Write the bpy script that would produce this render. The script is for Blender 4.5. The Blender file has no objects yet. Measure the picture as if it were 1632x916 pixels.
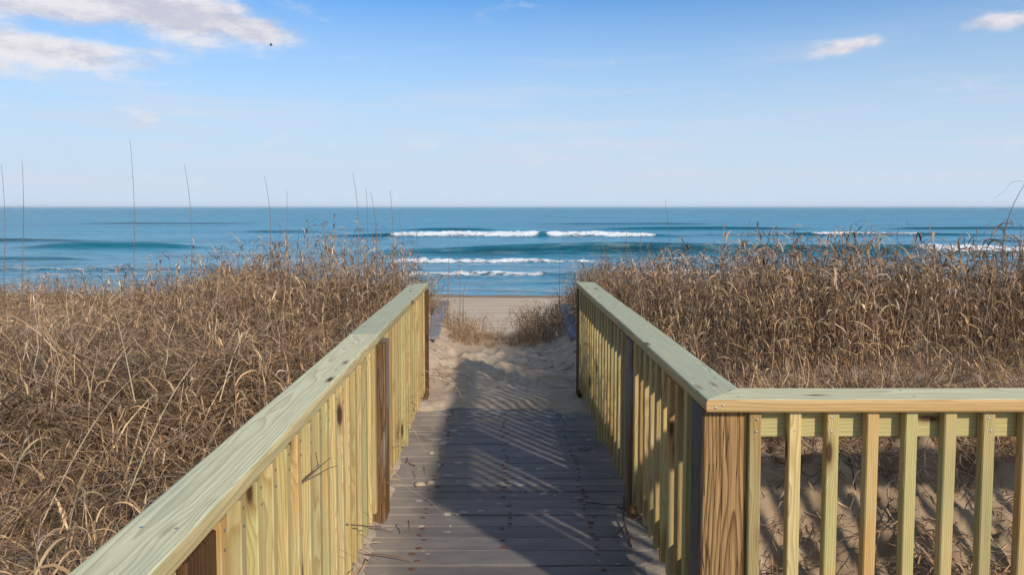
import bpy, math, random
import numpy as np
from mathutils import Vector, Matrix, noise as mnoise
R = math.radians
rng = np.random.default_rng(7)
random.seed(7)
S = bpy.context.scene
C = S.collection
EYE = 7.0            # camera height above the sea, metres

# ------------------------------------------------------------ camera, world, sun, exposure
cam_d = bpy.data.cameras.new('camera')
cam = bpy.data.objects.new('camera', cam_d); C.objects.link(cam)
cam.location = (0, 0, EYE)
cam.rotation_euler = (R(90 - 3.1), 0, 0)
cam_d.sensor_width = 36; cam_d.lens = 1180 / 1632 * 36
cam_d.shift_x = 20 / 1632; cam_d.shift_y = -64.1 / 1632
cam_d.clip_start = 0.05; cam_d.clip_end = 120000
S.camera = cam
S.render.resolution_x, S.render.resolution_y = 1024, 574
vs = S.view_settings
vs.view_transform = 'Standard'; vs.look = 'None'; vs.exposure = 0.70; vs.gamma = 1.0; vs.use_curve_mapping = False
SUN_EL, SUN_AZ = 27.0, 35.0       # azimuth: degrees from straight behind the camera towards the right
sx, sy, sz = math.sin(R(SUN_AZ)) * math.cos(R(SUN_EL)), -math.cos(R(SUN_AZ)) * math.cos(R(SUN_EL)), math.sin(R(SUN_EL))
sun_d = bpy.data.lights.new('sun', 'SUN'); sun_d.energy = 2.8; sun_d.angle = R(2.0); sun_d.color = (1, .92, .79)
sun = bpy.data.objects.new('sun', sun_d); C.objects.link(sun)
sun.rotation_euler = Vector((sx, sy, sz)).to_track_quat('Z', 'Y').to_euler()
sun.location = (20, -30, 30)


class NT:
    """small helper for writing node trees"""
    def __init__(s, tree): s.t = tree; s.n = tree.nodes; s.l = tree.links
    def put(s, inp, v):
        if isinstance(v, bpy.types.NodeSocket): s.l.new(v, inp)
        elif v is not None:
            if isinstance(v, (tuple, list)) and len(v) == 3 and inp.type == 'RGBA': v = (*v, 1)
            inp.default_value = v
    def node(s, kind, props=None, **ins):
        n = s.n.new(kind)
        for k, v in (props or {}).items(): setattr(n, k, v)
        for k, v in ins.items():
            k = k.replace('_', ' ') if not k.startswith('i') or not k[1:].isdigit() else int(k[1:])
            s.put(n.inputs[k], v)
        return n
    def m(s, op, a, b=None, c=None, clamp=False):
        n = s.n.new('ShaderNodeMath'); n.operation = op; n.use_clamp = clamp
        s.put(n.inputs[0], a)
        if b is not None: s.put(n.inputs[1], b)
        if c is not None: s.put(n.inputs[2], c)
        return n.outputs[0]
    def v(s, op, a, b=None):
        n = s.n.new('ShaderNodeVectorMath'); n.operation = op
        s.put(n.inputs[0], a)
        if b is not None:
            if op == 'SCALE': s.put(n.inputs[3], b)
            else: s.put(n.inputs[1], b)
        return n.outputs[1] if op in ('LENGTH', 'DOT_PRODUCT', 'DISTANCE') else n.outputs[0]
    def noise(s, vec, scale=1, detail=3, rough=.5, out=0):
        n = s.node('ShaderNodeTexNoise', None, Vector=vec, Scale=scale, Detail=detail, Roughness=rough)
        return n.outputs[out]
    def ramp(s, x, a, b, lo=0., hi=1., smooth=True):
        n = s.n.new('ShaderNodeMapRange')
        n.interpolation_type = 'SMOOTHSTEP' if smooth else 'LINEAR'
        for i, q in enumerate((x, a, b, lo, hi)): s.put(n.inputs[i], q)
        return n.outputs[0]
    def mix(s, f, a, b, mode='MIX'):
        n = s.n.new('ShaderNodeMix'); n.data_type = 'RGBA'; n.blend_type = mode; n.clamp_factor = True
        s.put(n.inputs[0], f); s.put(n.inputs[6], a); s.put(n.inputs[7], b)
        return n.outputs[2]
    def sep(s, v):
        n = s.n.new('ShaderNodeSeparateXYZ'); s.put(n.inputs[0], v); return n.outputs
    def comb(s, x, y, z):
        n = s.n.new('ShaderNodeCombineXYZ')
        for i, q in enumerate((x, y, z)): s.put(n.inputs[i], q)
        return n.outputs[0]


world = bpy.data.worlds.new('World'); S.world = world; world.use_nodes = True
wt = NT(world.node_tree); wt.n.clear()
sky = wt.node('ShaderNodeTexSky'); sky.sky_type = 'NISHITA'; sky.sun_disc = False
sky.sun_elevation = R(SUN_EL); sky.sun_rotation = math.atan2(sx, sy)
sky.altitude = 0; sky.air_density = 1.0; sky.dust_density = 0.6; sky.ozone_density = 1.6
gen = wt.node('ShaderNodeTexCoord').outputs['Generated']
gx, gy, gz = wt.sep(gen)
az = wt.m('MULTIPLY', wt.m('ARCTAN2', gx, gy), 180 / math.pi)
el = wt.m('MULTIPLY', wt.m('ARCSINE', gz), 180 / math.pi)
cp = wt.comb(wt.m('MULTIPLY', az, .10), wt.m('MULTIPLY', el, .24), 3.7)
def cloud_noise(p):
    big = wt.noise(p, 1.3, 9, .62)
    return big
n1 = cloud_noise(cp)
warp = wt.noise(cp, 4, 3, .5)
def blob(a0, e0, ra, re, k=1.0, tilt=0.):
    u = wt.m('DIVIDE', wt.m('SUBTRACT', az, a0), ra)
    e_c = wt.m('SUBTRACT', el, wt.m('ADD', e0, wt.m('MULTIPLY', wt.m('SUBTRACT', az, a0), tilt)))
    w = wt.m('DIVIDE', e_c, re)
    d = wt.m('ADD', wt.m('MULTIPLY', u, u), wt.m('MULTIPLY', w, w))
    return wt.m('MULTIPLY', wt.m('EXPONENT', wt.m('MULTIPLY', d, -1)), k)
shape = None
fluff = wt.noise(cp, 6.5, 5, .62)
# (azimuth, elevation, half width, half height, strength, tilt)
for b in [(-31, 14.3, 7.5, 2.7, 1.1, -.10), (-27, 10.6, 3.5, .45, .5, 0), (-10, 4.4, 7, .5, .17, 0), (12, 3.6, 9, .5, .15, 0), (-30, 6, 10, 1.2, .30, -.02), (27, 4.3, 5, .35, .16, 0), (-24.5, 13.5, 6.5, 2.0, .95, -.12), (-18.6, 12.6, 3.8, 1.1, .85, -.10),
          (-31, 10.2, 6, 1.4, .85, -.03), (-38, 15.5, 8, 4.2, .9, 0), (-35, 9.2, 3.2, .8, .6, 0),
          (25.1, 11.0, 2.6, .55, .66, .10), (33.8, 11.6, 2.6, .65, .74, 0), (38, 11.2, 3, .6, .6, 0), (29.5, 11.1, 1.5, .4, .36, 0),
          (70, 16, 10, 3, .8, 0), (-75, 18, 16, 4, .9, .05), (120, 20, 14, 4, .8, 0), (-130, 16, 16, 3.5, .85, 0), (175, 25, 18, 5, .8, 0)]:
    q = blob(*b)
    shape = q if shape is None else wt.m('MAXIMUM', shape, q)
dens = wt.m('ADD', wt.m('ADD', shape, wt.m('MULTIPLY', wt.m('SUBTRACT', n1, .5), 1.35)), wt.m('MULTIPLY', wt.m('SUBTRACT', fluff, .5), .40))
cover = wt.ramp(dens, .13, .68)
# shading of the clouds: denser below than above reads as a lit top
cp2 = wt.v('ADD', cp, (0.05, .16, 0))
n2 = cloud_noise(cp2)
lit = wt.ramp(wt.m('SUBTRACT', n1, n2), -.11, .10)
ccol = wt.mix(lit, (.70, .70, .78), (1.0, .96, .955))
# thin high streaks
sp = wt.comb(wt.m('MULTIPLY', az, .035), wt.m('MULTIPLY', el, .42), 9.1)
st = wt.noise(sp, 1.6, 7, .6)
streak = wt.m('MULTIPLY', wt.ramp(st, .46, .72), wt.ramp(el, 15, 3, 0, .9))
streak = wt.m('MULTIPLY', streak, wt.ramp(el, .6, 2.0))
skyc = wt.v('SCALE', sky.outputs[0], 0.14)
sat = wt.node('ShaderNodeHueSaturation', None, Saturation=1.0, Value=1.0, Color=skyc)
tone = wt.mix(wt.ramp(el, 15, 42), (.205, .455, .675), (1.05, 1.0, .90))
skyc = wt.mix(1.0, sat.outputs[0], tone, 'MULTIPLY')
lowt = wt.ramp(el, 16.5, 1.5, 0, 1, False)
lowhaze = wt.m('SUBTRACT', 1, wt.m('POWER', wt.m('SUBTRACT', 1, lowt), 1.3))
skyc = wt.mix(lowhaze, skyc, (.372, .449, .535))
skyc = wt.mix(wt.m('MULTIPLY', streak, .7), skyc, (.425, .44, .51))
ccol = wt.mix(1.0, ccol, (.53, .53, .545), 'MULTIPLY')
skyc = wt.mix(wt.m('MULTIPLY', cover, .93), skyc, ccol)
bg = wt.node('ShaderNodeBackground', None, Color=skyc, Strength=1.0)
wo = wt.node('ShaderNodeOutputWorld'); wt.l.new(bg.outputs[0], wo.inputs[0])

# ------------------------------------------------------------ object helpers
def link(o, parent=None):
    C.objects.link(o)
    if parent is not None: o.parent = parent
    return o
def tag(o, label=None, cat=None, group=None, kind=None):
    if label: o['label'] = label
    if cat: o['category'] = cat
    if group: o['group'] = group
    if kind: o['kind'] = kind
    return o
def empty(name, loc=(0, 0, 0), label=None, cat=None, group=None):
    o = bpy.data.objects.new(name, None); o.location = loc; o.empty_display_size = .1
    link(o); return tag(o, label, cat, group)
def mesh_of(name, verts, faces, mats=(), smooth=False, fm=None):
    me = bpy.data.meshes.new(name)
    me.from_pydata([tuple(v) for v in verts], [], faces)
    for m_ in mats: me.materials.append(m_)
    if fm is not None: me.polygons.foreach_set('material_index', fm)
    if smooth: me.polygons.foreach_set('use_smooth', [True] * len(me.polygons))
    me.update(); return me
def obj(name, me, parent=None, loc=(0, 0, 0), rot=(0, 0, 0)):
    o = bpy.data.objects.new(name, me); o.location = loc; o.rotation_euler = rot
    return link(o, parent)
def np_mesh(name, V, F, mat, smooth=True, attrs=None):
    """V (n,3), F (m,k) all faces alike"""
    me = bpy.data.meshes.new(name)
    V = np.asarray(V, np.float32); F = np.asarray(F, np.int32)
    k = F.shape[1]
    me.vertices.add(len(V)); me.vertices.foreach_set('co', V.ravel())
    me.loops.add(F.size); me.loops.foreach_set('vertex_index', F.ravel())
    me.polygons.add(len(F)); me.polygons.foreach_set('loop_start', np.arange(0, F.size, k, dtype=np.int32))
    me.polygons.foreach_set('loop_total', np.full(len(F), k, np.int32))
    me.update(calc_edges=True)
    if smooth: me.polygons.foreach_set('use_smooth', np.ones(len(F), bool))
    for nm, (typ, arr) in (attrs or {}).items():
        a = me.attributes.new(nm, typ, 'POINT')
        a.data.foreach_set('color' if 'COLOR' in typ else ('vector' if typ == 'FLOAT_VECTOR' else 'value'), np.ascontiguousarray(arr).ravel())
    me.materials.append(mat); me.validate(); return me
def grid_faces(nx, ny):
    i, j = np.meshgrid(np.arange(nx - 1), np.arange(ny - 1))
    a = (j * nx + i).ravel()
    return np.stack([a, a + 1, a + nx + 1, a + nx], 1)

def prof_round(w, h, r, n=3):
    """rounded rectangle outline, centred"""
    pts = []
    for cx, cy, a0 in ((w/2 - r, h/2 - r, 0), (-w/2 + r, h/2 - r, 90), (-w/2 + r, -h/2 + r, 180), (w/2 - r, -h/2 + r, 270)):
        for k in range(n):
            a = R(a0 + 90 * k / (n - 1)) if n > 1 else R(a0 + 45)
            pts.append((cx + r * math.cos(a), cy + r * math.sin(a)))
    return pts
def prism(name, prof, L, mat, nseg=1, cut0=None, cut1=None, wob=0.0, seed=0, smooth=False):
    """long piece of timber, its length along local Z from 0 to L; cut0/cut1(x, y) shift the end"""
    V, F = [], []; n = len(prof); rr = random.Random(seed)
    ph = [rr.uniform(0, 6.28) for _ in range(4)]
    for s_ in range(nseg + 1):
        t = s_ / nseg; z = L * t
        dx = wob * math.sin(z * 2.1 + ph[0]); dy = wob * math.sin(z * 2.9 + ph[1])
        for (x, y) in prof:
            zz = z
            if cut0: zz += cut0(x, y) * (1 - t)
            if cut1: zz += cut1(x, y) * t
            V.append((x + dx, y + dy, zz))
    for s_ in range(nseg):
        for k in range(n):
            a = s_ * n + k; b = s_ * n + (k + 1) % n
            F.append((a, b, b + n, a + n))
    F.append(tuple(range(n - 1, -1, -1))); F.append(tuple(range(nseg * n, nseg * n + n)))
    return mesh_of(name, V, F, [mat])

# ------------------------------------------------------------ materials
def new_mat(name):
    m_ = bpy.data.materials.new(name); m_.use_nodes = True
    t = NT(m_.node_tree); t.n.clear()
    out = t.node('ShaderNodeOutputMaterial')
    b = t.node('ShaderNodeBsdfPrincipled'); t.l.new(b.outputs[0], out.inputs[0])
    return m_, t, b, out
def bump(t, b, h, strength, dist):
    n = t.node('ShaderNodeBump', None, Height=h, Strength=strength, Distance=dist)
    t.l.new(n.outputs[0], b.inputs['Normal']); return n

def wood(name, cols, ring_dark, ring=.0065, ringmix=.55, fibre=.25, knots=.5, check=0., rough=.62, wander=.018, spec=.22, grey=None, kt=.14):
    """sawn timber; grain runs along local Z. cols: list of base tones picked per piece"""
    m_, t, b, out = new_mat(name)
    P = t.node('ShaderNodeTexCoord').outputs['Object']
    rnd = t.node('ShaderNodeObjectInfo').outputs['Random']
    r2 = t.m('FRACT', t.m('MULTIPLY', rnd, 17.31)); r3 = t.m('FRACT', t.m('MULTIPLY', rnd, 91.7)); r4 = t.m('FRACT', t.m('MULTIPLY', rnd, 331.1))
    off = t.comb(t.m('MULTIPLY', rnd, 37.), t.m('MULTIPLY', r2, 53.), t.m('MULTIPLY', r3, 29.))
    q = t.v('ADD', P, off)
    px, py, pz = t.sep(P)
    wn = t.noise(t.v('MULTIPLY', q, (5, 5, 1.1)), 1, 2, .5, 1)       # colour output -> vector wobble
    wob = t.v('SCALE', t.v('SUBTRACT', wn, (.5, .5, .5)), wander * 2.6)
    wn2 = t.noise(t.v('MULTIPLY', q, (30, 30, 5)), 1, 2, .5, 1)
    wob2 = t.v('SCALE', t.v('SUBTRACT', wn2, (.5, .5, .5)), .005)
    wx, wy, _ = t.sep(t.v('ADD', wob, wob2))
    vor = t.node('ShaderNodeTexVoronoi', None, Vector=t.v('MULTIPLY', q, (11, 11, 2.9)), Scale=1.0, Randomness=1.0)
    kd = vor.outputs['Distance']
    kpull = t.ramp(kd, .0, .5, .022 * knots, 0)
    cx = t.m('SUBTRACT', t.m('MULTIPLY', r2, .16), .08)
    cy = t.m('SUBTRACT', t.m('MULTIPLY', r3, -.10), .02)
    ux = t.m('ADD', t.m('SUBTRACT', px, cx), wx); uy = t.m('ADD', t.m('SUBTRACT', py, cy), wy)
    rr = t.m('SQRT', t.m('ADD', t.m('MULTIPLY', ux, ux), t.m('MULTIPLY', uy, uy)))
    rr = t.m('ADD', rr, kpull)
    rr = t.m('ADD', rr, t.m('MULTIPLY', pz, t.m('MULTIPLY', t.m('SUBTRACT', r4, .5), .012)))
    ph = t.m('FRACT', t.m('DIVIDE', rr, ring))
    late = t.m('POWER', ph, 2.2)                                       # slow rise, sharp fall
    late = t.m('MULTIPLY', late, t.ramp(ph, 1.0, .86))
    late = t.m('MULTIPLY', late, 1.5, clamp=True)
    fib = t.noise(t.v('MULTIPLY', q, (260, 260, 7)), 1, 3, .6)
    patch = t.noise(t.v('MULTIPLY', q, (7, 7, 1.3)), 1, 3, .55)
    c = cols[0]
    for i, cc in enumerate(cols[1:]):
        th = (i + 1) / len(cols)
        c = t.mix(t.ramp(t.m('ADD', r4, t.m('MULTIPLY', t.m('SUBTRACT', patch, .5), .9)), th - .09, th + .09), c, cc)
    c = t.mix(t.m('MULTIPLY', late, ringmix), c, ring_dark)
    val = t.m('ADD', 1 - fibre / 2, t.m('MULTIPLY', t.m('SUBTRACT', fib, .5), fibre * 2.2))
    val = t.m('MULTIPLY', val, t.m('ADD', .76, t.m('MULTIPLY', r2, .42)))
    c = t.mix(1.0, c, t.comb(val, val, val), 'MULTIPLY')
    if grey:
        gm = t.noise(t.v('MULTIPLY', q, (9, 9, 1.6)), 1, 4, .6)
        c = t.mix(t.ramp(gm, grey[1], grey[1] + .16, 0, grey[2]), c, grey[0])
    if knots > 0:
        c = t.mix(t.ramp(kd, kt * 1.8, kt * .85, 0, .5), c, (.16, .075, .03))
        c = t.mix(t.ramp(kd, kt, kt * .5, 0, .95), c, (.055, .025, .012))
    hgt = t.m('ADD', t.m('MULTIPLY', late, .5), t.m('MULTIPLY', fib, .5))
    if check > 0:
        cn = t.noise(t.v('MULTIPLY', q, (42, 42, 1.1)), 1, 3, .55)
        crack = t.ramp(t.m('ABSOLUTE', t.m('SUBTRACT', cn, .5)), .018, .0, 0, check)
        c = t.mix(crack, c, (.03, .018, .01))
        hgt = t.m('SUBTRACT', hgt, t.m('MULTIPLY', crack, 3))
    t.put(b.inputs['Base Color'], c)
    t.put(b.inputs['Roughness'], rough); b.inputs['Specular IOR Level'].default_value = spec
    bump(t, b, hgt, .45, .0012)
    return m_

M = {}
M['baluster'] = wood('baluster_pine', [(.44, .39, .17), (.50, .35, .14), (.53, .40, .20), (.46, .39, .19), (.50, .28, .10), (.38, .37, .18), (.56, .42, .19)], (.33, .205, .07), ring=.0058, ringmix=.7, knots=.75)
M['rail'] = wood('rail_pine', [(.69, .65, .42), (.72, .65, .41), (.65, .66, .46)], (.38, .33, .19), ring=.0072, ringmix=.55, fibre=.28, knots=.5, wander=.016, spec=.10, rough=.78, kt=.105, grey=((.37, .38, .29), .5, .4))
M['rail_edge'] = wood('rail_edge_pine', [(.52, .335, .14), (.50, .35, .165)], (.36, .19, .065), ring=.008, ringmix=.6, knots=.2)
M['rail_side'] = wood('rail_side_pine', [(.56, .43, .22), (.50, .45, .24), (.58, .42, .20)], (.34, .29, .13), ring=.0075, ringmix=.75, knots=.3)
M['subrail'] = wood('subrail_pine', [(.46, .40, .17), (.50, .42, .19)], (.36, .27, .10), ring=.011, ringmix=.55, wander=.03)
M['post'] = wood('rough_post', [(.43, .25, .10), (.40, .24, .10)], (.13, .06, .022), ring=.0095, ringmix=.9, fibre=.55, knots=.35, check=1.0, rough=.8, wander=.022)
M['old_post'] = wood('weathered_post', [(.31, .19, .10), (.30, .165, .075), (.29, .20, .13)], (.08, .045, .025), ring=.010, ringmix=.6, fibre=.7, knots=.5, check=.9, rough=.85, spec=.05, grey=((.23, .20, .175), .46, .8))
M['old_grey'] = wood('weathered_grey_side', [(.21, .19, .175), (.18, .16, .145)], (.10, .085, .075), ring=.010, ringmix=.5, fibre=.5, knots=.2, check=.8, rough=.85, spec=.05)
M['brown_post'] = wood('brown_post', [(.16, .075, .022), (.19, .095, .03)], (.07, .03, .01), ring=.009, ringmix=.6, fibre=.6, knots=.3, check=.6, rough=.75)
M['grey_board'] = wood('bleached_board', [(.33, .33, .36), (.28, .28, .31)], (.16, .16, .18), ring=.009, ringmix=.5, fibre=.5, knots=.3, check=.7, rough=.85)

def deck_material():
    m_, t, b, out = new_mat('deck_plank')
    P = t.node('ShaderNodeNewGeometry').outputs['Position']
    O = t.node('ShaderNodeTexCoord').outputs['Object']
    rnd = t.node('ShaderNodeObjectInfo').outputs['Random']
    off = t.comb(t.m('MULTIPLY', rnd, 31.), t.m('MULTIPLY', rnd, 77.), 0)
    q = t.v('ADD', O, off)
    fib = t.noise(t.v('MULTIPLY', q, (9, 170, 170)), 1, 4, .6)
    stain = t.noise(t.v('MULTIPLY', q, (2.2, 9, 9)), 1, 4, .6)
    c = t.mix(t.ramp(stain, .3, .7), (.120, .100, .096), (.178, .150, .134))
    val = t.m('ADD', .72, t.m('MULTIPLY', fib, .56))
    val = t.m('MULTIPLY', val, t.m('ADD', .88, t.m('MULTIPLY', rnd, .24)))
    c = t.mix(1.0, c, t.comb(val, val, val), 'MULTIPLY')
    # dry sand dusted over the boards: thicker at the left edge, in patches in the middle
    x, y, z = t.sep(P)
    big = t.noise(t.v('MULTIPLY', P, (2.6, 3.2, 1)), 1, 5, .62)
    edge = t.m('ADD', t.ramp(x, -.20, -.58, 0, .5), t.ramp(x, .36, .66, 0, .36))
    film = t.ramp(t.m('ADD', t.m('ADD', big, edge), t.ramp(y, 4.6, 5.3, 0, .22)), .56, 1.05, 0, .62)
    fine = t.noise(P, 420, 2, .6)
    sand = t.mix(fine, (.30, .235, .17), (.44, .36, .27))
    c = t.mix(film, c, sand)
    # caked blots of sand
    bl = t.noise(t.v('MULTIPLY', P, (13, 22, 1)), 1, 2, .45)
    bl2 = t.noise(t.v('MULTIPLY', P, (2.4, 1.7, 1)), 1, 2, .5)
    blot = t.ramp(t.m('ADD', bl, t.m('ADD', t.m('MULTIPLY', bl2, .34), t.ramp(y, 4.7, 5.35, 0, .14))), .85, .885, 0, .7)
    c = t.mix(blot, c, (.40, .34, .27))
    t.put(b.inputs['Base Color'], c)
    t.put(b.inputs['Roughness'], t.ramp(film, 0, .5, .62, .95)); b.inputs['Specular IOR Level'].default_value = .35
    bump(t, b, t.m('ADD', t.m('MULTIPLY', fib, .4), t.m('ADD', t.m('MULTIPLY', blot, 1.6), t.m('MULTIPLY', t.m('MULTIPLY', fine, film), 1.2))), .5, .0015)
    return m_
M['deck'] = deck_material()

def sand_material():
    m_, t, b, out = new_mat('dune_sand')
    P = t.node('ShaderNodeNewGeometry').outputs['Position']
    x, y, z = t.sep(P)
    fine = t.noise(P, 300, 2, .65)
    mid = t.noise(P, 9, 6, .62)
    big = t.noise(P, 1.3, 4, .55)
    c = t.mix(t.ramp(mid, .3, .7), (.37, .28, .195), (.52, .405, .295))
    c = t.mix(t.ramp(big, .45, .7, 0, .5), c, (.40, .29, .195))
    c = t.mix(t.ramp(fine, .62, .78, 0, .5), c, (.13, .09, .065))
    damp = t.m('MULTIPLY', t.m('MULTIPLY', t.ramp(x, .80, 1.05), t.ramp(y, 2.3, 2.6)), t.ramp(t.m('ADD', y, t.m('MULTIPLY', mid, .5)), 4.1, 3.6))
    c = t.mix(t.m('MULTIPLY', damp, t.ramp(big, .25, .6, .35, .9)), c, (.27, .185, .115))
    # the beach: raked by wheels and tide, damper towards the water
    bz = t.ramp(y, 22, 27)
    tr = t.noise(t.v('MULTIPLY', P, (.05, .9, 0)), 1, 5, .7)
    beach = t.mix(t.ramp(tr, .35, .65), (.44, .32, .215), (.60, .465, .335))
    wet = t.ramp(t.m('ADD', y, t.m('MULTIPLY', t.noise(t.v('MULTIPLY', P, (.12, .3, 0)), 1, 3), 3.)), 55.5, 58.8)
    beach = t.mix(wet, beach, (.25, .17, .115))
    c = t.mix(bz, c, beach)
    t.put(b.inputs['Base Color'], c)
    t.put(b.inputs['Roughness'], .95); b.inputs['Specular IOR Level'].default_value = .15
    h = t.m('ADD', t.m('MULTIPLY', mid, 1.0), t.m('MULTIPLY', fine, .12))
    h2 = t.m('MULTIPLY', t.m('ADD', tr, t.noise(t.v('MULTIPLY', P, (.6, 2.4, 0)), 1, 4, .6)), 1.1)
    hh = t.m('ADD', t.m('MULTIPLY', h, t.m('SUBTRACT', 1., bz)), t.m('MULTIPLY', h2, bz))
    bump(t, b, hh, .55, .03)
    return m_
M['sand'] = sand_material()

def grass_material():
    m_, t, b, out = new_mat('dry_grass')
    a = t.node('ShaderNodeAttribute'); a.attribute_name = 'tint'
    P = t.node('ShaderNodeNewGeometry').outputs['Position']
    n = t.noise(P, 1.1, 4, .6)
    n2 = t.noise(P, 45, 2, .5)
    val = t.m('MULTIPLY', t.m('ADD', .42, t.m('MULTIPLY', n, 1.25)), t.m('ADD', .75, t.m('MULTIPLY', n2, .5)))
    c = t.mix(1.0, a.outputs['Color'], t.comb(val, val, val), 'MULTIPLY')
    t.put(b.inputs['Base Color'], c); b.inputs['Roughness'].default_value = .7
    b.inputs['Specular IOR Level'].default_value = .25
    tl = t.node('ShaderNodeBsdfTranslucent', None, Color=c)
    mx = t.node('ShaderNodeMixShader', None, i0=.18)
    t.l.new(b.outputs[0], mx.inputs[1]); t.l.new(tl.outputs[0], mx.inputs[2]); t.l.new(mx.outputs[0], out.inputs[0])
    return m_
M['grass'] = grass_material()
def plain(name, col, rough=.7, metal=0., var=.3, scale=60):
    m_, t, b, out = new_mat(name)
    P = t.node('ShaderNodeTexCoord').outputs['Object']
    n = t.noise(P, scale, 3, .6)
    c = t.mix(n, tuple(q * (1 - var) for q in col), tuple(min(1, q * (1 + var)) for q in col))
    t.put(b.inputs['Base Color'], c); b.inputs['Roughness'].default_value = rough; b.inputs['Metallic'].default_value = metal
    return m_
M['nail'] = plain('galvanised_nail', (.36, .38, .42), .45, .7)
M['rust'] = plain('rusty_nail', (.13, .052, .03), .8, 0, .4, 200)
M['twig'] = plain('dry_twig', (.13, .085, .055), .85, 0, .4, 80)
M['bird'] = plain('bird_feathers', (.03, .028, .03), .8)
M['stem_red'] = plain('reddish_stem', (.22, .085, .055), .6, 0, .4, 30)

def sea_material():
    m_, t, b, out = new_mat('sea_water')
    P = t.node('ShaderNodeNewGeometry').outputs['Position']
    a = t.node('ShaderNodeAttribute'); a.attribute_name = 'foam'
    foam = a.outputs['Fac']
    x, y, z = t.sep(P)
    # body colour: sandy shallows lighter, deep water blue green
    deep = t.ramp(y, 60, 260)
    c = t.mix(deep, (.15, .37, .50), (.010, .25, .40))
    bigp = t.noise(t.v('MULTIPLY', P, (.008, .045, 0)), 1, 4, .6)
    c = t.mix(t.ramp(bigp, .35, .7, 0, .6), c, (.003, .16, .27))
    fa = t.node('ShaderNodeAttribute'); fa.attribute_name = 'wall_dark'
    c = t.mix(fa.outputs['Fac'], c, (.003, .040, .055))      # green water of a swell's front, painted darker for its lost sky reflection
    # bumps: chop, several sizes; long in x because crests run with the beach
    s1 = t.noise(t.v('MULTIPLY', P, (.55, 1.5, 0)), 1, 6, .62)
    s2 = t.noise(t.v('MULTIPLY', P, (.07, .26, 0)), 1, 5, .6)
    h = t.m('ADD', t.m('MULTIPLY', s1, .5), t.m('MULTIPLY', s2, t.ramp(y, 60, 300, .35, 2.2)))
    s3 = t.noise(t.v('MULTIPLY', P, (.010, .055, 0)), 1, 6, .68)
    h = t.m('ADD', h, t.m('MULTIPLY', s3, t.ramp(y, 90, 900, 1.0, 14.0)))
    c = t.mix(t.ramp(s3, .38, .66, .0, .40), c, (.03, .27, .40))
    rip = t.noise(t.v('MULTIPLY', P, (.10, .40, 0)), 1, 8, .72)
    far = t.noise(t.v('MULTIPLY', P, (.012, .03, 0)), 1, 8, .75)
    rip = t.m('ADD', t.m('MULTIPLY', rip, t.ramp(y, 260, 130)), t.m('MULTIPLY', far, t.ramp(y, 130, 260)))
    c = t.mix(t.ramp(rip, .50, .60, 0, .65), c, (.002, .10, .175))  # shading of the ripple slopes painted into the colour as dark streaks
    # foam
    fn = t.noise(t.v('MULTIPLY', P, (1.3, 2.4, 2)), 1, 6, .68)
    thin = t.noise(t.v('MULTIPLY', P, (.10, .55, 0)), 1, 7, .72)
    fm = t.ramp(t.m('ADD', foam, t.m('MULTIPLY', t.m('SUBTRACT', fn, .5), 1.5)), .42, .66)
    shoal = t.ramp(y, 130, 58)
    drift = t.m('MULTIPLY', t.ramp(thin, .49, .63), t.m('MULTIPLY', shoal, .6))
    cap = t.m('MULTIPLY', t.ramp(t.noise(t.v('MULTIPLY', P, (.25, .5, 0)), 1, 3, .75), .735, .77), t.ramp(y, 250, 420))
    fm = t.m('MAXIMUM', t.m('MAXIMUM', fm, drift), cap)
    c = t.mix(fm, c, (.80, .82, .84))
    t.put(b.inputs['Base Color'], c)
    t.put(b.inputs['Roughness'], t.ramp(fm, 0, 1, .22, .9, False))
    b.inputs['IOR'].default_value = 1.33
    t.put(b.inputs['Specular IOR Level'], t.ramp(fm, 0, 1, .14, .15, False))
    hf = t.m('ADD', h, t.m('MULTIPLY', t.m('MULTIPLY', fn, fm), .5))
    bump(t, b, hf, 1.0, 1.15)
    return m_
M['sea'] = sea_material()

# ------------------------------------------------------------ the ground
def sstep(a, b, x):
    t = np.clip((x - a) / (b - a), 0, 1); return t * t * (3 - 2 * t)
def gauss(x, y, cx, cy, rx, ry): return np.exp(-((x - cx) / rx) ** 2 - ((y - cy) / ry) ** 2)
# value noise (vectorised)
_tab = rng.random((256, 256)).astype(np.float32)
def vnoise(x, y, s=1., o=0.):
    x = np.asarray(x) * s + 37.3 + o; y = np.asarray(y) * s + 11.7 + o * 1.7
    xi = np.floor(x).astype(int); yi = np.floor(y).astype(int); fx = x - xi; fy = y - yi
    fx = fx * fx * (3 - 2 * fx); fy = fy * fy * (3 - 2 * fy)
    g = lambda i, j: _tab[(xi + i) & 255, (yi + j) & 255]
    return (g(0, 0) * (1 - fx) + g(1, 0) * fx) * (1 - fy) + (g(0, 1) * (1 - fx) + g(1, 1) * fx) * fy - .5
def fbm(x, y, s, oc=4, o=0., g=.5):
    r = 0; a = 1
    for k in range(oc): r = r + a * vnoise(x, y, s * 2 ** k, o + k * 5.3); a *= g
    return r
DECK = lambda y: 1.400 + .0107 * y        # depth of the deck surface below the eye
FEET = [(random.uniform(-.48, .52), random.uniform(5.55, 8.0), random.uniform(-.5, .5), random.uniform(.016, .034)) for _ in range(30)]
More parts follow.
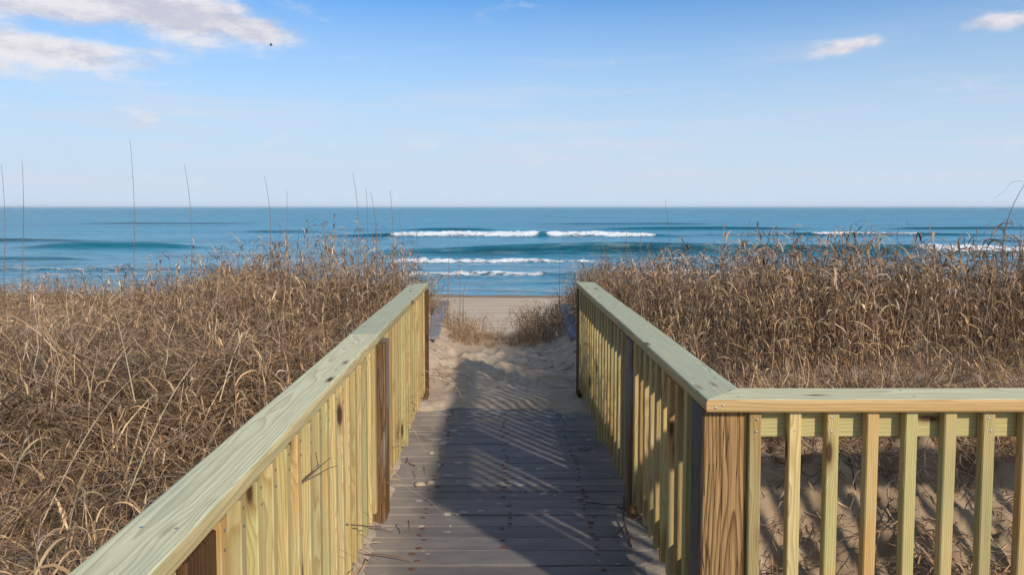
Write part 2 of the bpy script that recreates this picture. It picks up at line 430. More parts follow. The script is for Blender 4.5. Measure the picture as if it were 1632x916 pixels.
def depth(x, y):
    """how far the sand lies below the eye"""
    x = np.asarray(x, float); y = np.asarray(y, float)
    left = 1.33 - .40 * gauss(x, y, -1.75, 7.6, 1.6, 2.4) + .20 * sstep(7, 11, y) * sstep(-3.2, -6, x) + .06 * sstep(-1.6, -.7, x)
    left = left + .13 * fbm(x, y, .9, 3, 2.) + .05 * fbm(x, y, 4, 2, 3.)
    right = 1.46 - .46 * sstep(2.45, 3.30, y + .30 * vnoise(x, y, 1.6, 9.) + .12 * vnoise(x, y, 5., 4.)) - .04 * sstep(3.4, 4.3, y) + .16 * np.clip(y - 5.0, 0, 4) * sstep(1.2, 2.0, x) + .05 * np.clip(y - 5, 0, 4) * sstep(2.0, 1.2, x) \
        + .09 * fbm(x, y, .9, 3, 8.) * sstep(3, 4, y) 
    clod = sstep(2.3, 2.8, y) * (1 - sstep(3.6, 4.6, y)) * sstep(.7, .95, x)
    right = right + clod * (.13 * fbm(x, y, 5, 3, 1., .6) - .10 * np.abs(fbm(x, y, 13, 3, 6., .6)))
    right = right - .35 * sstep(2.3, 1.5, y) * 0
    mid = 1.585 + 0 * x
    # sand past the end of the planks, hollow in the middle, banked at the sides
    past = 1.462 - .012 * sstep(5.4, 6.4, y) - .17 * sstep(.42, .80, np.abs(x - .03)) * sstep(5.4, 6.6, y) + .035 * fbm(x, y, 2.2, 4, 5.) \
        - .02 * sstep(6.3, 7.4, y)
    for (fx, fy, fa_, fd) in FEET:
        u = (x - fx) * math.cos(fa_) + (y - fy) * math.sin(fa_); v = -(x - fx) * math.sin(fa_) + (y - fy) * math.cos(fa_)
        rr_q = (u / .055) ** 2 + (v / .125) ** 2
        past = past + fd * (np.exp(-rr_q ** 1.5) - .45 * np.exp(-(np.sqrt(rr_q) - 1.55) ** 2 / .18))
    past = past + .03 * sstep(.5, 0, np.abs(x - .05)) * sstep(5.6, 7.2, y)
    mid = mid + (past - mid) * sstep(5.36, 5.44, y)
    mid = mid - (mid - DECK(y)) * 0
    wl = sstep(-.66, -.86, x); wr = sstep(.72, .98, x)
    d = mid * (1 - wl) * (1 - wr) + left * wl + right * wr
    # seaward fall of the dune to the beach
    yc = 8.0 + 3.6 * sstep(-1.2, -5, x) + 1.6 * sstep(1.0, 4, x) - .2
    wlen = 9 + 5 * sstep(1, 5, np.abs(x))
    beach = 5.25 + (y - 22) * (1.75 / 37) + .05 * fbm(x, y, .25, 3, 7.)
    t = sstep(0, 1, (y - yc) / wlen)
    d = d * (1 - t) + beach * t
    d = np.where(y > 60, 7.03 + (y - 60) * .03, d)
    # inland and far along the shore the dunes just roll on
    roll = .7 * fbm(x, y, .06, 4, 4.) * sstep(14, 40, np.hypot(x, y - 4)) * (1 - sstep(8, 18, y))
    d = d + roll + .55 * sstep(-.2, -3, y)
    return np.minimum(d, 60)
def gz_(x, y): return EYE - depth(x, y)

def axis(segs):
    out = [segs[0][0]]
    for a, b, st in segs:
        n = max(1, int(round((b - a) / st))); out += list(np.linspace(a, b, n + 1)[1:])
    return np.array(out)
xs = axis([(-3000, -400, 400), (-400, -60, 20), (-60, -12, 1.2), (-12, -3, .12), (-3, -.72, .045), (-.72, .76, .025), (.76, 3.4, .022), (3.4, 12, .12), (12, 60, 1.2), (60, 400, 20), (400, 3000, 400)])
ys = axis([(-400, -40, 40), (-40, -4, 2), (-4, 2.3, .15), (2.3, 4.2, .024), (4.2, 5.4, .05), (5.4, 8.2, .03), (8.2, 9, .05), (9, 26, .25), (26, 76, .5), (76, 140, 16)])
X, Y = np.meshgrid(xs, ys)
Z = gz_(X, Y)
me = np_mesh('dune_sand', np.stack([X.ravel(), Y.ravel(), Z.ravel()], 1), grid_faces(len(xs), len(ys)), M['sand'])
tag(obj('ground', me), 'pale sand dune dropping to the smooth beach', kind='structure')

# ------------------------------------------------------------ the sea
def xat(px, y): return (px - 796) / 1180 * y
def crest(X, Y, y0, p0, p1, h, w, wob=1.0, seed=0., foam=None, fw=1.0, fp=None):
    """a swell whose crest lies y0 metres out and runs between two bearings"""
    xa, xb = xat(p0, y0), xat(p1, y0)
    soft = max(4., .34 * (xb - xa))
    env = sstep(xa - soft * .5, xa + soft, X) * (1 - sstep(xb - soft, xb + soft * .5, X))
    env = env * (1 + .35 * vnoise(X, 0 * X, .045, seed))
    yc = y0 + wob * 3 * vnoise(X, 0 * X, .02, seed + 3) + wob * .9 * vnoise(X, 0 * X, .12, seed + 5)
    u = (Y - yc)
    ww = np.where(u < 0, w * .55, w * 1.5)
    H = h * env * np.exp(-np.abs(u / ww) ** 1.6)
    Fm = 0
    fe_all = 0
    if foam:
        for (f0, f1, k) in foam:
            fa, fb = xat(f0, y0), xat(f1, y0)
            fe = sstep(fa - 1.5, fa + 2.5, X) * (1 - sstep(fb - 2.5, fb + 1.5, X)) * (.88 + .5 * vnoise(X, 0 * X, .14, seed + 14))
            fe_all = np.maximum(fe_all, sstep(fa - 5, fa + 4, X) * (1 - sstep(fb - 4, fb + 5, X)))
            rag = 1 + .5 * vnoise(X, 0 * X, .5, seed + 9)
            Fm = np.maximum(Fm, k * fe * np.exp(-np.maximum(u - .1, 0) ** 2 / (.35 * fw) ** 2) * np.exp(-(np.minimum(u, 0) / (1.9 * fw * rag)) ** 2))
    wash = 0 if not foam else max(q[2] for q in foam)
    if foam:
        Fm = np.maximum(Fm, .54 * min(wash, 1) * fe_all * (u < 0) * np.exp(-(u / (5.0 * fw)) ** 2))
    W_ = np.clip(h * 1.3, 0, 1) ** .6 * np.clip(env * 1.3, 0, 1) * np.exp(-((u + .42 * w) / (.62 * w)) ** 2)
    return H, Fm, W_
xs = axis([(-30000, -2000, 4000), (-2000, -300, 100), (-300, -120, 4), (-120, 120, .55), (120, 300, 4), (300, 2000, 100), (2000, 30000, 4000)])
ys = axis([(55, 115, .22), (115, 240, .45), (240, 420, 2.), (420, 900, 10), (900, 4000, 200), (4000, 60000, 7000)])
X, Y = np.meshgrid(xs, ys)
H = .10 * fbm(X, Y * 2.2, .09, 3, 2.) * sstep(56, 70, Y) + .05 * fbm(X, Y * 1.6, .5, 2, 12.) * sstep(58, 66, Y) * (1 - sstep(250, 400, Y))
FM = np.zeros_like(H); WALL_DARK = np.zeros_like(H)
for args, kw in [
    ((176, 520, 1090, 1.05, 3.0), dict(seed=1., wob=.5, foam=[(618, 860, 1.15), (867, 1048, 1.15)], fw=1.7)),
    ((181, 1110, 1620, .75, 3.0), dict(seed=2., wob=.9, foam=[(1125, 1275, .50), (1290, 1470, .95)], fw=1.0)),
    ((112, 590, 1760, 1.6, 3.0), dict(seed=3., wob=1.0, foam=[(1435, 1800, .8)], fw=1.2)),
    ((126, 30, 330, .95, 2.6), dict(seed=4., wob=1.2)),
    ((98, -60, 150, .5, 1.8), dict(seed=5., wob=.6)),
    ((93, 560, 985, .34, 1.2), dict(seed=6., wob=.5, foam=[(600, 975, .92)], fw=.85)),
    ((97, 1030, 1190, .34, 1.2), dict(seed=6.5, wob=.5, foam=[(1035, 1160, .7)], fw=.6)),
    ((75, 560, 1250, .34, 1.0), dict(seed=7., wob=.6, foam=[(560, 880, .88), (1010, 1240, .8)], fw=.7)),
    ((68, 820, 1010, .16, .8), dict(seed=7.7, wob=.4)),
    ((226, 640, 800, .75, 4.), dict(seed=8., wob=.8)), ((232, 930, 1300, .8, 4.), dict(seed=9., wob=.8)),
    ((236, 1400, 1700, .7, 4.), dict(seed=9.4, wob=.8)), ((205, 380, 520, .5, 4.), dict(seed=9.8, wob=.8)),
    ((300, 860, 1150, .7, 6.), dict(seed=10., wob=.8)), ((310, 100, 420, .6, 6.), dict(seed=10.5, wob=.8)),
    ((86, -500, 40, .3, 1.2), dict(seed=11., wob=.6, foam=[(-500, 60, .6)], fw=.8)),
    ((81, -100, 560, .22, 1.0), dict(seed=11.7, wob=.9, foam=[(-100, 420, .52)], fw=1.1)),
    ((104, 1460, 2100, .3, 1.2), dict(seed=13., wob=.6, foam=[(1440, 2100, .6)], fw=.8)),
    ((84, 1180, 2100, .25, 1.2), dict(seed=14., wob=.9, foam=[(1250, 2100, .5)], fw=.8)),
    ((150, -900, 200, .8, 3.), dict(seed=15., wob=1.)), ((150, 1500, 2600, .8, 3.), dict(seed=16., wob=1.)),
]:
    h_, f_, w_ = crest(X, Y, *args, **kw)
    WALL_DARK = np.maximum(WALL_DARK, w_); H = H + h_; FM = np.maximum(FM, f_)
H = H + np.clip(FM, 0, 1) * (.42 * (vnoise(X, Y, 1.3, 3.) + .4) + .2 * vnoise(X, Y, 3.1, 5.))
# swash edge
edge = 58.9 + 1.6 * vnoise(X, 0 * X, .022, 24.) + .9 * vnoise(X, 0 * X, .05, 21.) + .35 * vnoise(X, 0 * X, .3, 22.)
FM = np.maximum(FM, .52 * np.exp(-((Y - edge) / .25) ** 2))
Z = H - .9 * sstep(.0, 2.0, edge - Y) * 1.0 + .012
me = np_mesh('sea', np.stack([X.ravel(), Y.ravel(), Z.ravel()], 1), grid_faces(len(xs), len(ys)), M['sea'], attrs={'foam': ('FLOAT', FM.astype(np.float32)), 'wall_dark': ('FLOAT', np.clip(WALL_DARK, 0, 1).astype(np.float32))})
tag(obj('sea', me), 'blue ocean with lines of white breakers', kind='structure')

# ------------------------------------------------------------ the boardwalk
bw = empty('boardwalk', (0, 2.3, EYE - DECK(2.3)), 'grey plank boardwalk dusted with sand between the two railings', 'boardwalk')
lines = [2.89, 3.02, 3.15, 3.27, 3.39, 3.48, 3.59, 3.69, 3.77, 3.87, 3.99, 4.11, 4.22, 4.33, 4.46, 4.60, 4.73, 4.86, 4.99, 5.12, 5.26, 5.395]
y0 = 2.89
while y0 > .2: y0 -= .128 if y0 < 2.7 else .13; lines.insert(0, y0)
def plank(x0, x1, w, seed):
    rr = random.Random(seed); n = 14; V, F = [], []
    ph = rr.uniform(0, 6); amp = rr.uniform(.0008, .0022)
    prof = [(-w/2, -.03), (-w/2, -.002), (-w/2 + .0015, 0), (w/2 - .0015, 0), (w/2, -.002), (w/2, -.03)]
    for i in range(n + 1):
        xx = x0 + (x1 - x0) * i / n; s_ = amp * math.sin(xx * 4.1 + ph); e_ = rr.uniform(-.0012, .0012)
        for k, (a, z) in enumerate(prof): V.append((xx, a + s_ + (e_ if k < 3 else -e_), z + .6 * s_))
    m_ = len(prof)
    for i in range(n):
        for k in range(m_):
            a = i * m_ + k; b_ = i * m_ + (k + 1) % m_
            F.append((a, a + m_, b_ + m_, b_))
    F.append(tuple(range(m_))); F.append(tuple(range(n * m_ + m_ - 1, n * m_ - 1, -1)))
    return mesh_of('deck_board', V, F, [M['deck']])
rust = []
for i in range(len(lines) - 1):
    a, b_ = lines[i], lines[i + 1]; yc = (a + b_) / 2
    x1 = 3.6 if yc < 2.3 else .70 + random.uniform(-.01, .01)
    gap = random.uniform(.008, .013)
    o = obj('deck_board', plank(-.73, x1, b_ - a - gap, i), bw)
    o.location = (0, yc - 2.3, EYE - DECK(yc) - (EYE - DECK(2.3)) + random.uniform(-.002, .002))
    o.rotation_euler = (R(random.uniform(-.5, .5)), 0, R(random.uniform(-.10, .10)))
    for xn in (-.34, .03, .42):
        for k in (-1, 1):
            if random.random() < .8: rust.append((xn + random.uniform(-.02, .02), yc + k * (b_ - a) * .27 + random.uniform(-.008, .008), EYE - DECK(yc), random.uniform(.007, .012)))
V, F = [], []
for (x, y, z, r) in rust:
    b0 = len(V); n = 8
    el_ = random.uniform(1.0, 1.5)
    for k in range(n):
        a = 6.283 * k / n; rr_ = r * random.uniform(.8, 1.15)
        V.append((x + rr_ * el_ * math.cos(a), y - 2.3 + rr_ * math.sin(a), z - EYE + DECK(2.3) + .0028))
    V.append((x, y - 2.3, z - EYE + DECK(2.3) + .0045))
    for k in range(n): F.append((b0 + k, b0 + (k + 1) % n, b0 + n))
tag(obj('rusty_nail', mesh_of('rusty_nail', V, F, [M['rust']]), bw), kind='stuff')
# joists under the planks
jm = prism('joist', prof_round(.04, .14, .004, 2), 5.0, M['subrail'])
for xj in (-.34, .03, .42):
    obj('joist', jm, bw, (xj, -2.0, -.104), (R(-90), 0, 0))

# sand blown over the edges of the planks: a sheet whose thickness follows the drift
def drift_patch(name, label, x0, x1, y0, y1, hfun, st=.02):
    xs_ = np.arange(x0, x1 + 1e-6, st); ys_ = np.arange(y0, y1 + 1e-6, st)
    X_, Y_ = np.meshgrid(xs_, ys_)
    Z_ = EYE - DECK(Y_) - .012 + hfun(X_, Y_)
    me_ = np_mesh(name, np.stack([X_.ravel(), Y_.ravel(), Z_.ravel()], 1), grid_faces(len(xs_), len(ys_)), M['sand'])
    return tag(obj(name, me_), label, kind='structure')
def hl(x, y):
    e = -.60 + .05 * sstep(4.6, 2.6, y) + .10 * fbm(x, y, 3.2, 3, 4.) + .05 * vnoise(x, y, 11, 2.)
    return .052 * sstep(e + .10, e - .16, x) + .004 * fbm(x, y, 18, 3, 3.)
drift_patch('sand_drift', 'pale sand banked along the left edge of the planks', -.86, -.10, .5, 5.5, hl)
def hr(x, y):
    e = .70 - .06 * sstep(4.2, 2.8, y) + .09 * fbm(x, y, 3.0, 3, 14.) + .04 * vnoise(x, y, 12, 6.)
    return .045 * sstep(e - .08, e + .14, x) + .004 * fbm(x, y, 18, 3, 5.)
drift_patch('sand_drift', 'thin brown sand lying along the right edge of the planks', .30, .86, 2.5, 5.5, hr)
def he(x, y):
    e = 5.27 + .10 * fbm(x, y, 4.2, 4, 31.) - .10 * sstep(.3, .62, np.abs(x - .03))
    return .05 * sstep(e - .05, e + .2, y) + .004 * fbm(x, y, 18, 3, 8.)
drift_patch('sand_drift', 'sand spilling over the seaward end of the planks', -.72, .72, 5.05, 5.75, he)

# ------------------------------------------------------------ railings
RT = EYE - .57                  # top of the handrails
bal_prof = prof_round(.032, .037, .003, 2)
bal_meshes = []
for k in range(10):
    L = .735 + random.uniform(-.004, .004)
    bal_meshes.append(prism('baluster', bal_prof, L, M['baluster'], 5, wob=random.uniform(0, .0012), seed=k))
nail_spots = {}
def nails(parent, pts):
    """small round heads; pts = (x, y, z, normal) in the parent's frame"""
    V, F = [], []
    for (x, y, z, nx, ny, nz) in pts:
        n_ = Vector((nx, ny, nz)); u = n_.orthogonal().normalized(); w = n_.cross(u); b0 = len(V)
        for k in range(8):
            a = 6.283 * k / 8; V.append(tuple(Vector((x, y, z)) + u * .0036 * math.cos(a) + w * .0036 * math.sin(a) + n_ * .0008))
        V.append(tuple(Vector((x, y, z)) + n_ * .0016))
        for k in range(8): F.append((b0 + k, b0 + (k + 1) % 8, b0 + 8))
    return tag(obj('nail_head', mesh_of('nail_head', V, F, [M['nail']]), parent), kind='stuff')
def timber(name, parent, prof, a, b_, mat, roll=0., nseg=4, cut0=None, cut1=None, wob=0., seed=0, label=None):
    """a length of timber from point a to point b in the parent's frame"""
    a, b_ = Vector(a), Vector(b_); d = b_ - a
    me_ = prism(name, prof, d.length, mat, nseg, cut0, cut1, wob, seed)
    o = obj(name, me_, parent, a)
    zc = d.normalized()
    up = Vector((0, 0, 1)) if abs(zc.z) < .9 else Vector((0, 1, 0))
    xc = up.cross(zc).normalized(); yc = zc.cross(xc)
    o.rotation_euler = (Matrix((xc, yc, zc)).transposed().to_4x4() @ Matrix.Rotation(roll, 4, 'Z')).to_euler()
    if label: o['label'] = label
    return o

# ---- left railing
lr = empty('wooden_railing', (-.54, 3.4, EYE - DECK(3.4)), 'left wooden railing with a long pale green handrail beside the boardwalk', 'railing')
LZ = lr.location.copy()
def LP(x, y, z): return (x - LZ.x, y - LZ.y, z - LZ.z)
cap = prof_round(.138, .040, .010, 4)
timber('handrail', lr, cap, LP(-.609, .35, RT - .02), LP(-.609, 3.296, RT - .02), M['rail'], nseg=20, wob=.0012, seed=3)
timber('handrail', lr, cap, LP(-.609, 3.299, RT - .0205), LP(-.604, 5.54, RT - .021), M['rail'], nseg=14, wob=.0012, seed=4, label='greyer far length of handrail with broad dark grain', cut1=lambda x, y: -.45 * (x + .07) if x > -.02 else 0)
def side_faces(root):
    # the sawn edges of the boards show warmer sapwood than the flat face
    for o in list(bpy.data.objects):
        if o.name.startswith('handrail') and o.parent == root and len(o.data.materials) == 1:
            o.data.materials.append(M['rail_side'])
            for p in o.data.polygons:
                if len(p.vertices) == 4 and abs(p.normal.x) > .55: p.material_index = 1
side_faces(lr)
timber('post', lr, prof_round(.13, .13, .006, 2), LP(-.60, .42, EYE - 1.62), LP(-.60, .42, RT - .0425), M['brown_post'], seed=5)
timber('post', lr, prof_round(.13, .14, .006, 2), LP(-.603, 1.31, EYE - 1.62), LP(-.603, 1.31, RT - .0425), M['brown_post'], seed=5)
timber('post', lr, prof_round(.14, .14, .006, 2), LP(-.588, 3.37, EYE - 1.62), LP(-.588, 3.37, RT - .0425), M['old_post'], seed=6, nseg=8, wob=.002, label='weathered grey post worn brown at its foot')
timber('post', lr, prof_round(.13, .13, .006, 2), LP(-.597, 5.475, EYE - 1.62), LP(-.597, 5.475, RT - .0425), M['brown_post'], seed=7, label='dark brown end post')
for (ya, yb) in ((.49, 1.235), (1.385, 3.295), (3.445, 5.405)):
    for zt in (RT - .0875, EYE - 1.25):
        timber('support_rail', lr, prof_round(.035, .088, .003, 2), LP(-.5945, ya, zt), LP(-.5945, yb, zt), M['subrail'], seed=8)
nl = []
def balusters(root, P, ys_, x, side, key):
    for i, y in enumerate(ys_):
        me_ = bal_meshes[random.randrange(10)]
        longer = key and abs(y - key) < .05
        top = RT - .0415
        o = obj('baluster', me_, root, P(x, y, top - .735))
        o.rotation_euler = (R(random.uniform(-.25, .25)), R(random.uniform(-.15, .15)), R(random.uniform(-2.2, 2.2) + random.choice((0, 180))))
        if longer: o.scale = (1, 1, 1.09); o.location.z -= .066
        for dz in (.022, .062):
            q = P(x + side * .0180, y + random.uniform(-.004, .004), top - dz); nl.append((*q, side, 0, 0))
ysl = list(np.arange(.53, 1.22, .1115)) + list(np.arange(1.425, 3.27, .1115)) + list(np.arange(3.475, 5.40, .1085))
balusters(lr, LP, ysl, -.5585, 1, 4.33)
for y in (.6, 1.31, 2.0, 2.55, 3.24, 3.36, 4.4, 5.45):
    for dx in (-.03, .035): nl.append((*LP(-.609 + dx, y + random.uniform(-.03, .03), RT + .0002), 0, 0, 1))
nails(lr, nl)

# ---- right railing: the long side and the front return meet at the mitred corner
rr_ = empty('wooden_railing', (.66, 2.28, EYE - DECK(2.3)), 'right wooden railing that turns a mitred corner towards the right edge', 'railing')
RZ = rr_.location.copy()
def RP(x, y, z): return (x - RZ.x, y - RZ.y, z - RZ.z)
nl = []
sk = .032 / 3.4                                           # the run leans in slightly seaward
def rx(y): return -sk * (y - 2.17)
wr_ = .147
capr = prof_round(wr_, .040, .010, 4)
ya, xi = 2.168, .614
# timber() frame for a run along +Y: local x points to -X, so the inner edge is local +x
timber('handrail', rr_, capr, RP(xi + wr_/2, ya + wr_/2, RT - .02), RP(xi + wr_/2 + rx(5.62), 5.62, RT - .0205), M['rail'], nseg=20, wob=.0012, seed=11,
       cut0=lambda x, y: -x * 1.0 + .002, label='long handrail running seaward with dark wavy grain')
frp = prof_round(.152, .040, .010, 4)
o = timber('handrail', rr_, frp, RP(xi + .0745, ya + .076, RT - .0195), RP(3.7, ya + .076, RT - .0195), M['rail'], nseg=24, wob=.0008, seed=12,
       cut0=lambda x, y: x * 1.0 + .002, label='front handrail with a bright orange front edge')
# its front edge shows orange sapwood: a different face material on the vertical edge
o.data.materials.append(M['rail_edge'])
for p in o.data.polygons:
    if len(p.vertices) == 4:
        n_ = o.rotation_euler.to_matrix() @ p.normal
        if n_.y < -.55: p.material_index = 1
side_faces(rr_)
timber('corner_post', rr_, prof_round(.139, .132, .005, 2), RP(.6855, 2.276, EYE - 1.62), RP(.6855, 2.276, RT - .0425), M['post'], nseg=10, seed=13, label='thick rough-sawn corner post with long cracks')
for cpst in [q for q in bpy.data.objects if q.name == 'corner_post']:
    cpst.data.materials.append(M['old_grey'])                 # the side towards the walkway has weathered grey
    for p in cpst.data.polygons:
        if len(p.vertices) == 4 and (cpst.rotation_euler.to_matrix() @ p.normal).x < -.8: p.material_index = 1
timber('post', rr_, prof_round(.139, .139, .006, 2), RP(.6665, 3.42, EYE - 1.62), RP(.6665, 3.42, RT - .0425), M['old_post'], nseg=8, wob=.002, seed=14, label='weathered grey post flaking brown at its foot')
timber('post', rr_, prof_round(.135, .135, .006, 2), RP(.6525, 5.53, EYE - 1.62), RP(.6525, 5.53, RT - .0425), M['brown_post'], nseg=8, seed=15, label='dark brown end post')
timber('post', rr_, prof_round(.139, .132, .005, 2), RP(3.62, 2.28, EYE - 1.62), RP(3.62, 2.28, RT - .0425), M['post'], nseg=6, seed=16)
for (a, b_) in ((2.345, 3.347), (3.493, 5.46)):
    for zt in (RT - .0875, EYE - 1.25):
        timber('support_rail', rr_, prof_round(.035, .088, .003, 2), RP(.671 + rx(a), a, zt), RP(.671 + rx(b_), b_, zt), M['subrail'], seed=17)
for zt in (RT - .0863, EYE - 1.25):
    timber('support_rail', rr_, prof_round(.037, .088, .003, 2), RP(.757, 2.2455, zt), RP(3.548, 2.2455, zt), M['subrail'], seed=18, nseg=6)
for i, y in enumerate(list(np.linspace(2.435, 3.305, 9)) + list(np.linspace(3.53, 5.42, 18))):
    x = .6345 + rx(y)
    balusters(rr_, RP, [y], x, -1, 4.43)
xf = [.7715, .8905, 1.002, 1.122, 1.239, 1.354, 1.473, 1.590] + [1.59 + .118 * k for k in range(1, 17)]
for x in xf:
    o = obj('baluster', bal_meshes[random.randrange(10)], rr_, RP(x, 2.2085, RT - .0415 - .735))
    o.rotation_euler = (R(random.uniform(-.2, .2)), R(random.uniform(-.25, .25)), R(90 + random.uniform(-2.5, 2.5) + random.choice((0, 180))))
    for dz in (.020, .060):
        nl.append((*RP(x + random.uniform(-.006, .006), 2.1923, RT - .0415 - dz + random.uniform(-.005, .005)), 0, -1, 0))
for q in ((.664, RT - .0165, -1), (.642, RT - .024, -1)): nl.append((*RP(q[0], ya - .0012, q[1]), 0, -1, 0))
for y in (2.45, 3.36, 3.44, 4.4, 5.5):
    for dx in (.04, .11): nl.append((*RP(.614 + dx + rx(y), y, RT + .0003), 0, 0, 1))
for x in (.72, 1.25, 1.9):
    for dy in (.035, .11): nl.append((*RP(x, ya + dy, RT + .0008), 0, 0, 1))
nails(rr_, nl)

# ---- remains of the older railing half buried past the end
def buried(x, side, label, y0, y1, d0, d1, w):
    root = empty('buried_railing', (x, y0, EYE - 1.40), label, 'railing', 'old railings buried in the sand past the boardwalk')
    L0 = root.location
    P = lambda a, b_, c: (a - L0.x, b_ - L0.y, c - L0.z)
    timber('handrail', root, prof_round(w, .038, .004, 2), P(x, y0, EYE - d0), P(x + side * .02, y1, EYE - d1), M['grey_board'], seed=21)
    timber('post', root, prof_round(.085, .085, .004, 2), P(x + side * .03, y0 - .55, EYE - 1.75), P(x + side * .03, y0 - .55, EYE - d0 - .10), M['old_post'], seed=22)
    for k in range(1):
        timber('baluster', root, prof_round(.03, .03, .003, 2), P(x - side * .06, y0 - .35 + .33 * k, EYE - 1.7), P(x - side * .06, y0 - .35 + .33 * k, EYE - d0 - .05 + .01 * k), M['grey_board'], seed=23 + k)
    return root
buried(-.665, -1, 'blue grey board of an old railing sinking into sand on the left', 7.15, 8.9, 1.27, 1.14, .14)
buried(.755, 1, 'grey board of an old railing sinking into sand on the right', 7.1, 8.7, 1.27, 1.16, .14)

# ------------------------------------------------------------ dune grass
PAL = np.array([(.42, .29, .165), (.34, .225, .125), (.24, .15, .085), (.155, .095, .055), (.085, .055, .038), (.35, .28, .21), (.50, .38, .22), (.28, .20, .14)])
PAL = PAL * np.array((1.50, 1.43, 1.40))
class GB:
    def __init__(s): s.V = []; s.F = []; s.T = []
    def ribbon(s, pts, w, col, side=None, taper=.9, col2=None):
        """flat blade through pts, half width w[i]"""
        pts = np.array(pts); n = len(pts); b0 = len(s.V)
        tan = np.gradient(pts, axis=0); tan /= np.linalg.norm(tan, axis=1)[:, None] + 1e-9
        sd = np.array(side, float)
        for i in range(n):
            q = sd[i] if sd.ndim == 2 else sd
            q = q - tan[i] * np.dot(q, tan[i]); q = q / (np.linalg.norm(q) + 1e-9)
            ww = w[i] if hasattr(w, '__len__') else w * math.sin(math.pi * min(1, .25 + .75 * i / (n - 1)) * .999) ** .7
            s.V.append(tuple(pts[i] + q * ww)); s.V.append(tuple(pts[i] - q * ww))
            c = col if col2 is None else tuple(np.array(col) * (1 - i / (n - 1)) + np.array(col2) * i / (n - 1))
            s.T += [(*c, 1), (*c, 1)]
        for i in range(n - 1):
            a = b0 + 2 * i; s.F.append((a, a + 1, a + 3, a + 2))
    def tube(s, pts, r0, r1, col, k=3, col2=None):
        pts = np.array(pts); n = len(pts); b0 = len(s.V)
        for i in range(n):
            t = i / (n - 1); r = r0 + (r1 - r0) * t
            tg = pts[min(i + 1, n - 1)] - pts[max(i - 1, 0)]; tg = tg / (np.linalg.norm(tg) + 1e-9)
            u = np.cross(tg, (0.3, 1, .1)); u /= np.linalg.norm(u); w = np.cross(tg, u)
            c = col if col2 is None else tuple(np.array(col) * (1 - t) + np.array(col2) * t)
            for j in range(k):
                a = 6.2832 * j / k; s.V.append(tuple(pts[i] + r * (u * math.cos(a) + w * math.sin(a)))); s.T.append((*c, 1))
        for i in range(n - 1):
            for j in range(k):
                a = b0 + i * k + j; b_ = b0 + i * k + (j + 1) % k; s.F.append((a, b_, b_ + k, a + k))
    def mesh(s, name, mat=None):
        return np_mesh(name, s.V, s.F, mat or M['grass'], True, {'tint': ('FLOAT_COLOR', np.array(s.T, np.float32))})
def pick(r, w=None):
    c = PAL[r.choice(len(PAL), p=w)]; return tuple(c * r.uniform(.5, 1.35))
WL = np.array([.2, .2, .17, .13, .08, .08, .08, .06]); WL = WL / WL.sum()
WD = np.array([.13, .17, .2, .2, .14, .07, .04, .05]); WD = WD / WD.sum()
def leaf(g, r, base, phi, L, w, col, up=.9, curl=2.6, seg=7, twist=None):
    """a dry leaf that leaves the stem upward, folds over and curls"""
    p = np.array(base, float); pts = [p.copy()]; sides = []
    pit = up; d = L / seg; tw = r.uniform(-1.5, 1.5) if twist is None else twist; ph = phi
    for i in range(seg + 1):
        dirv = np.array((math.cos(ph) * math.cos(pit), math.sin(ph) * math.cos(pit), math.sin(pit)))
        sd = np.array((-math.sin(ph), math.cos(ph), 0)); nn = np.cross(dirv, sd)
        a = tw * i / seg
        sides.append(sd * math.cos(a) + nn * math.sin(a))
        if i < seg:
            p = p + dirv * d; pts.append(p.copy())
            pit -= curl / seg * (0.35 + 1.3 * i / seg) * r.uniform(.6, 1.4); ph += r.uniform(-.25, .25)
    ws = [w * (.55 + .45 * min(1, i / 1.5)) * (1 - (i / seg) ** 2.2 * .93) for i in range(seg + 1)]
    dk = tuple(np.array(col) * r.uniform(.45, .9))
    g.ribbon(pts, ws, col, sides, col2=dk)
def stem_plant(seed, H, nleaf, tilt=.12, dark=False, lw=.0038, bend=.1):
    r = np.random.default_rng(seed); g = GB()
    az_ = r.uniform(0, 6.28); ti = r.uniform(0, tilt)
    def P(t):
        a = ti + bend * t * t
        return np.array((math.cos(az_) * math.sin(a) * H * t, math.sin(az_) * math.sin(a) * H * t, H * t * math.cos(a)))
    sc = pick(r, WL); sc2 = tuple(np.array(sc) * .6)
    g.tube([P(t) + np.append(r.uniform(-.003, .003, 2), 0) for t in np.linspace(0, 1, 6)], .0033, .0014, sc, 3, sc2)
    phi = r.uniform(0, 6.28)
    for i in range(nleaf):
        t = .10 + .88 * (i / max(1, nleaf - 1)) ** .85 + r.uniform(-.03, .03); t = min(t, .99)
        phi += 3.14 + r.uniform(-.9, .9)
        L = r.uniform(.07, .22) * (1.15 - .25 * t)
        leaf(g, r, P(t), phi, L, lw * r.uniform(.55, 1.25), pick(r, WD if dark else WL), up=r.uniform(.7, 1.35), curl=r.uniform(2.0, 6.0), seg=7)
    return g.mesh('grass_plant')
def blade_clump(seed, n, L, lie=.5, spread=.10, pale=False):
    """a tussock of long thin blades, many of them laid over"""
    r = np.random.default_rng(seed); g = GB(); main = r.uniform(0, 6.28)
    for i in range(n):
        base = (r.normal(0, spread), r.normal(0, spread), -.01)
        phi = main + r.normal(0, .9) if r.random() < .7 else r.uniform(0, 6.28)
        up = r.uniform(.5, 1.4) * (1 - lie * .6)
        col = pick(r, WL); col = tuple(np.array(col) * (1.25 if pale else 1.0))
        leaf(g, r, base, phi, L * r.uniform(.5, 1.2), r.uniform(.0015, .0034), col, up=up, curl=r.uniform(.8, 2.0), seg=6, twist=r.uniform(-.5, .5))
    return g.mesh('grass_plant')
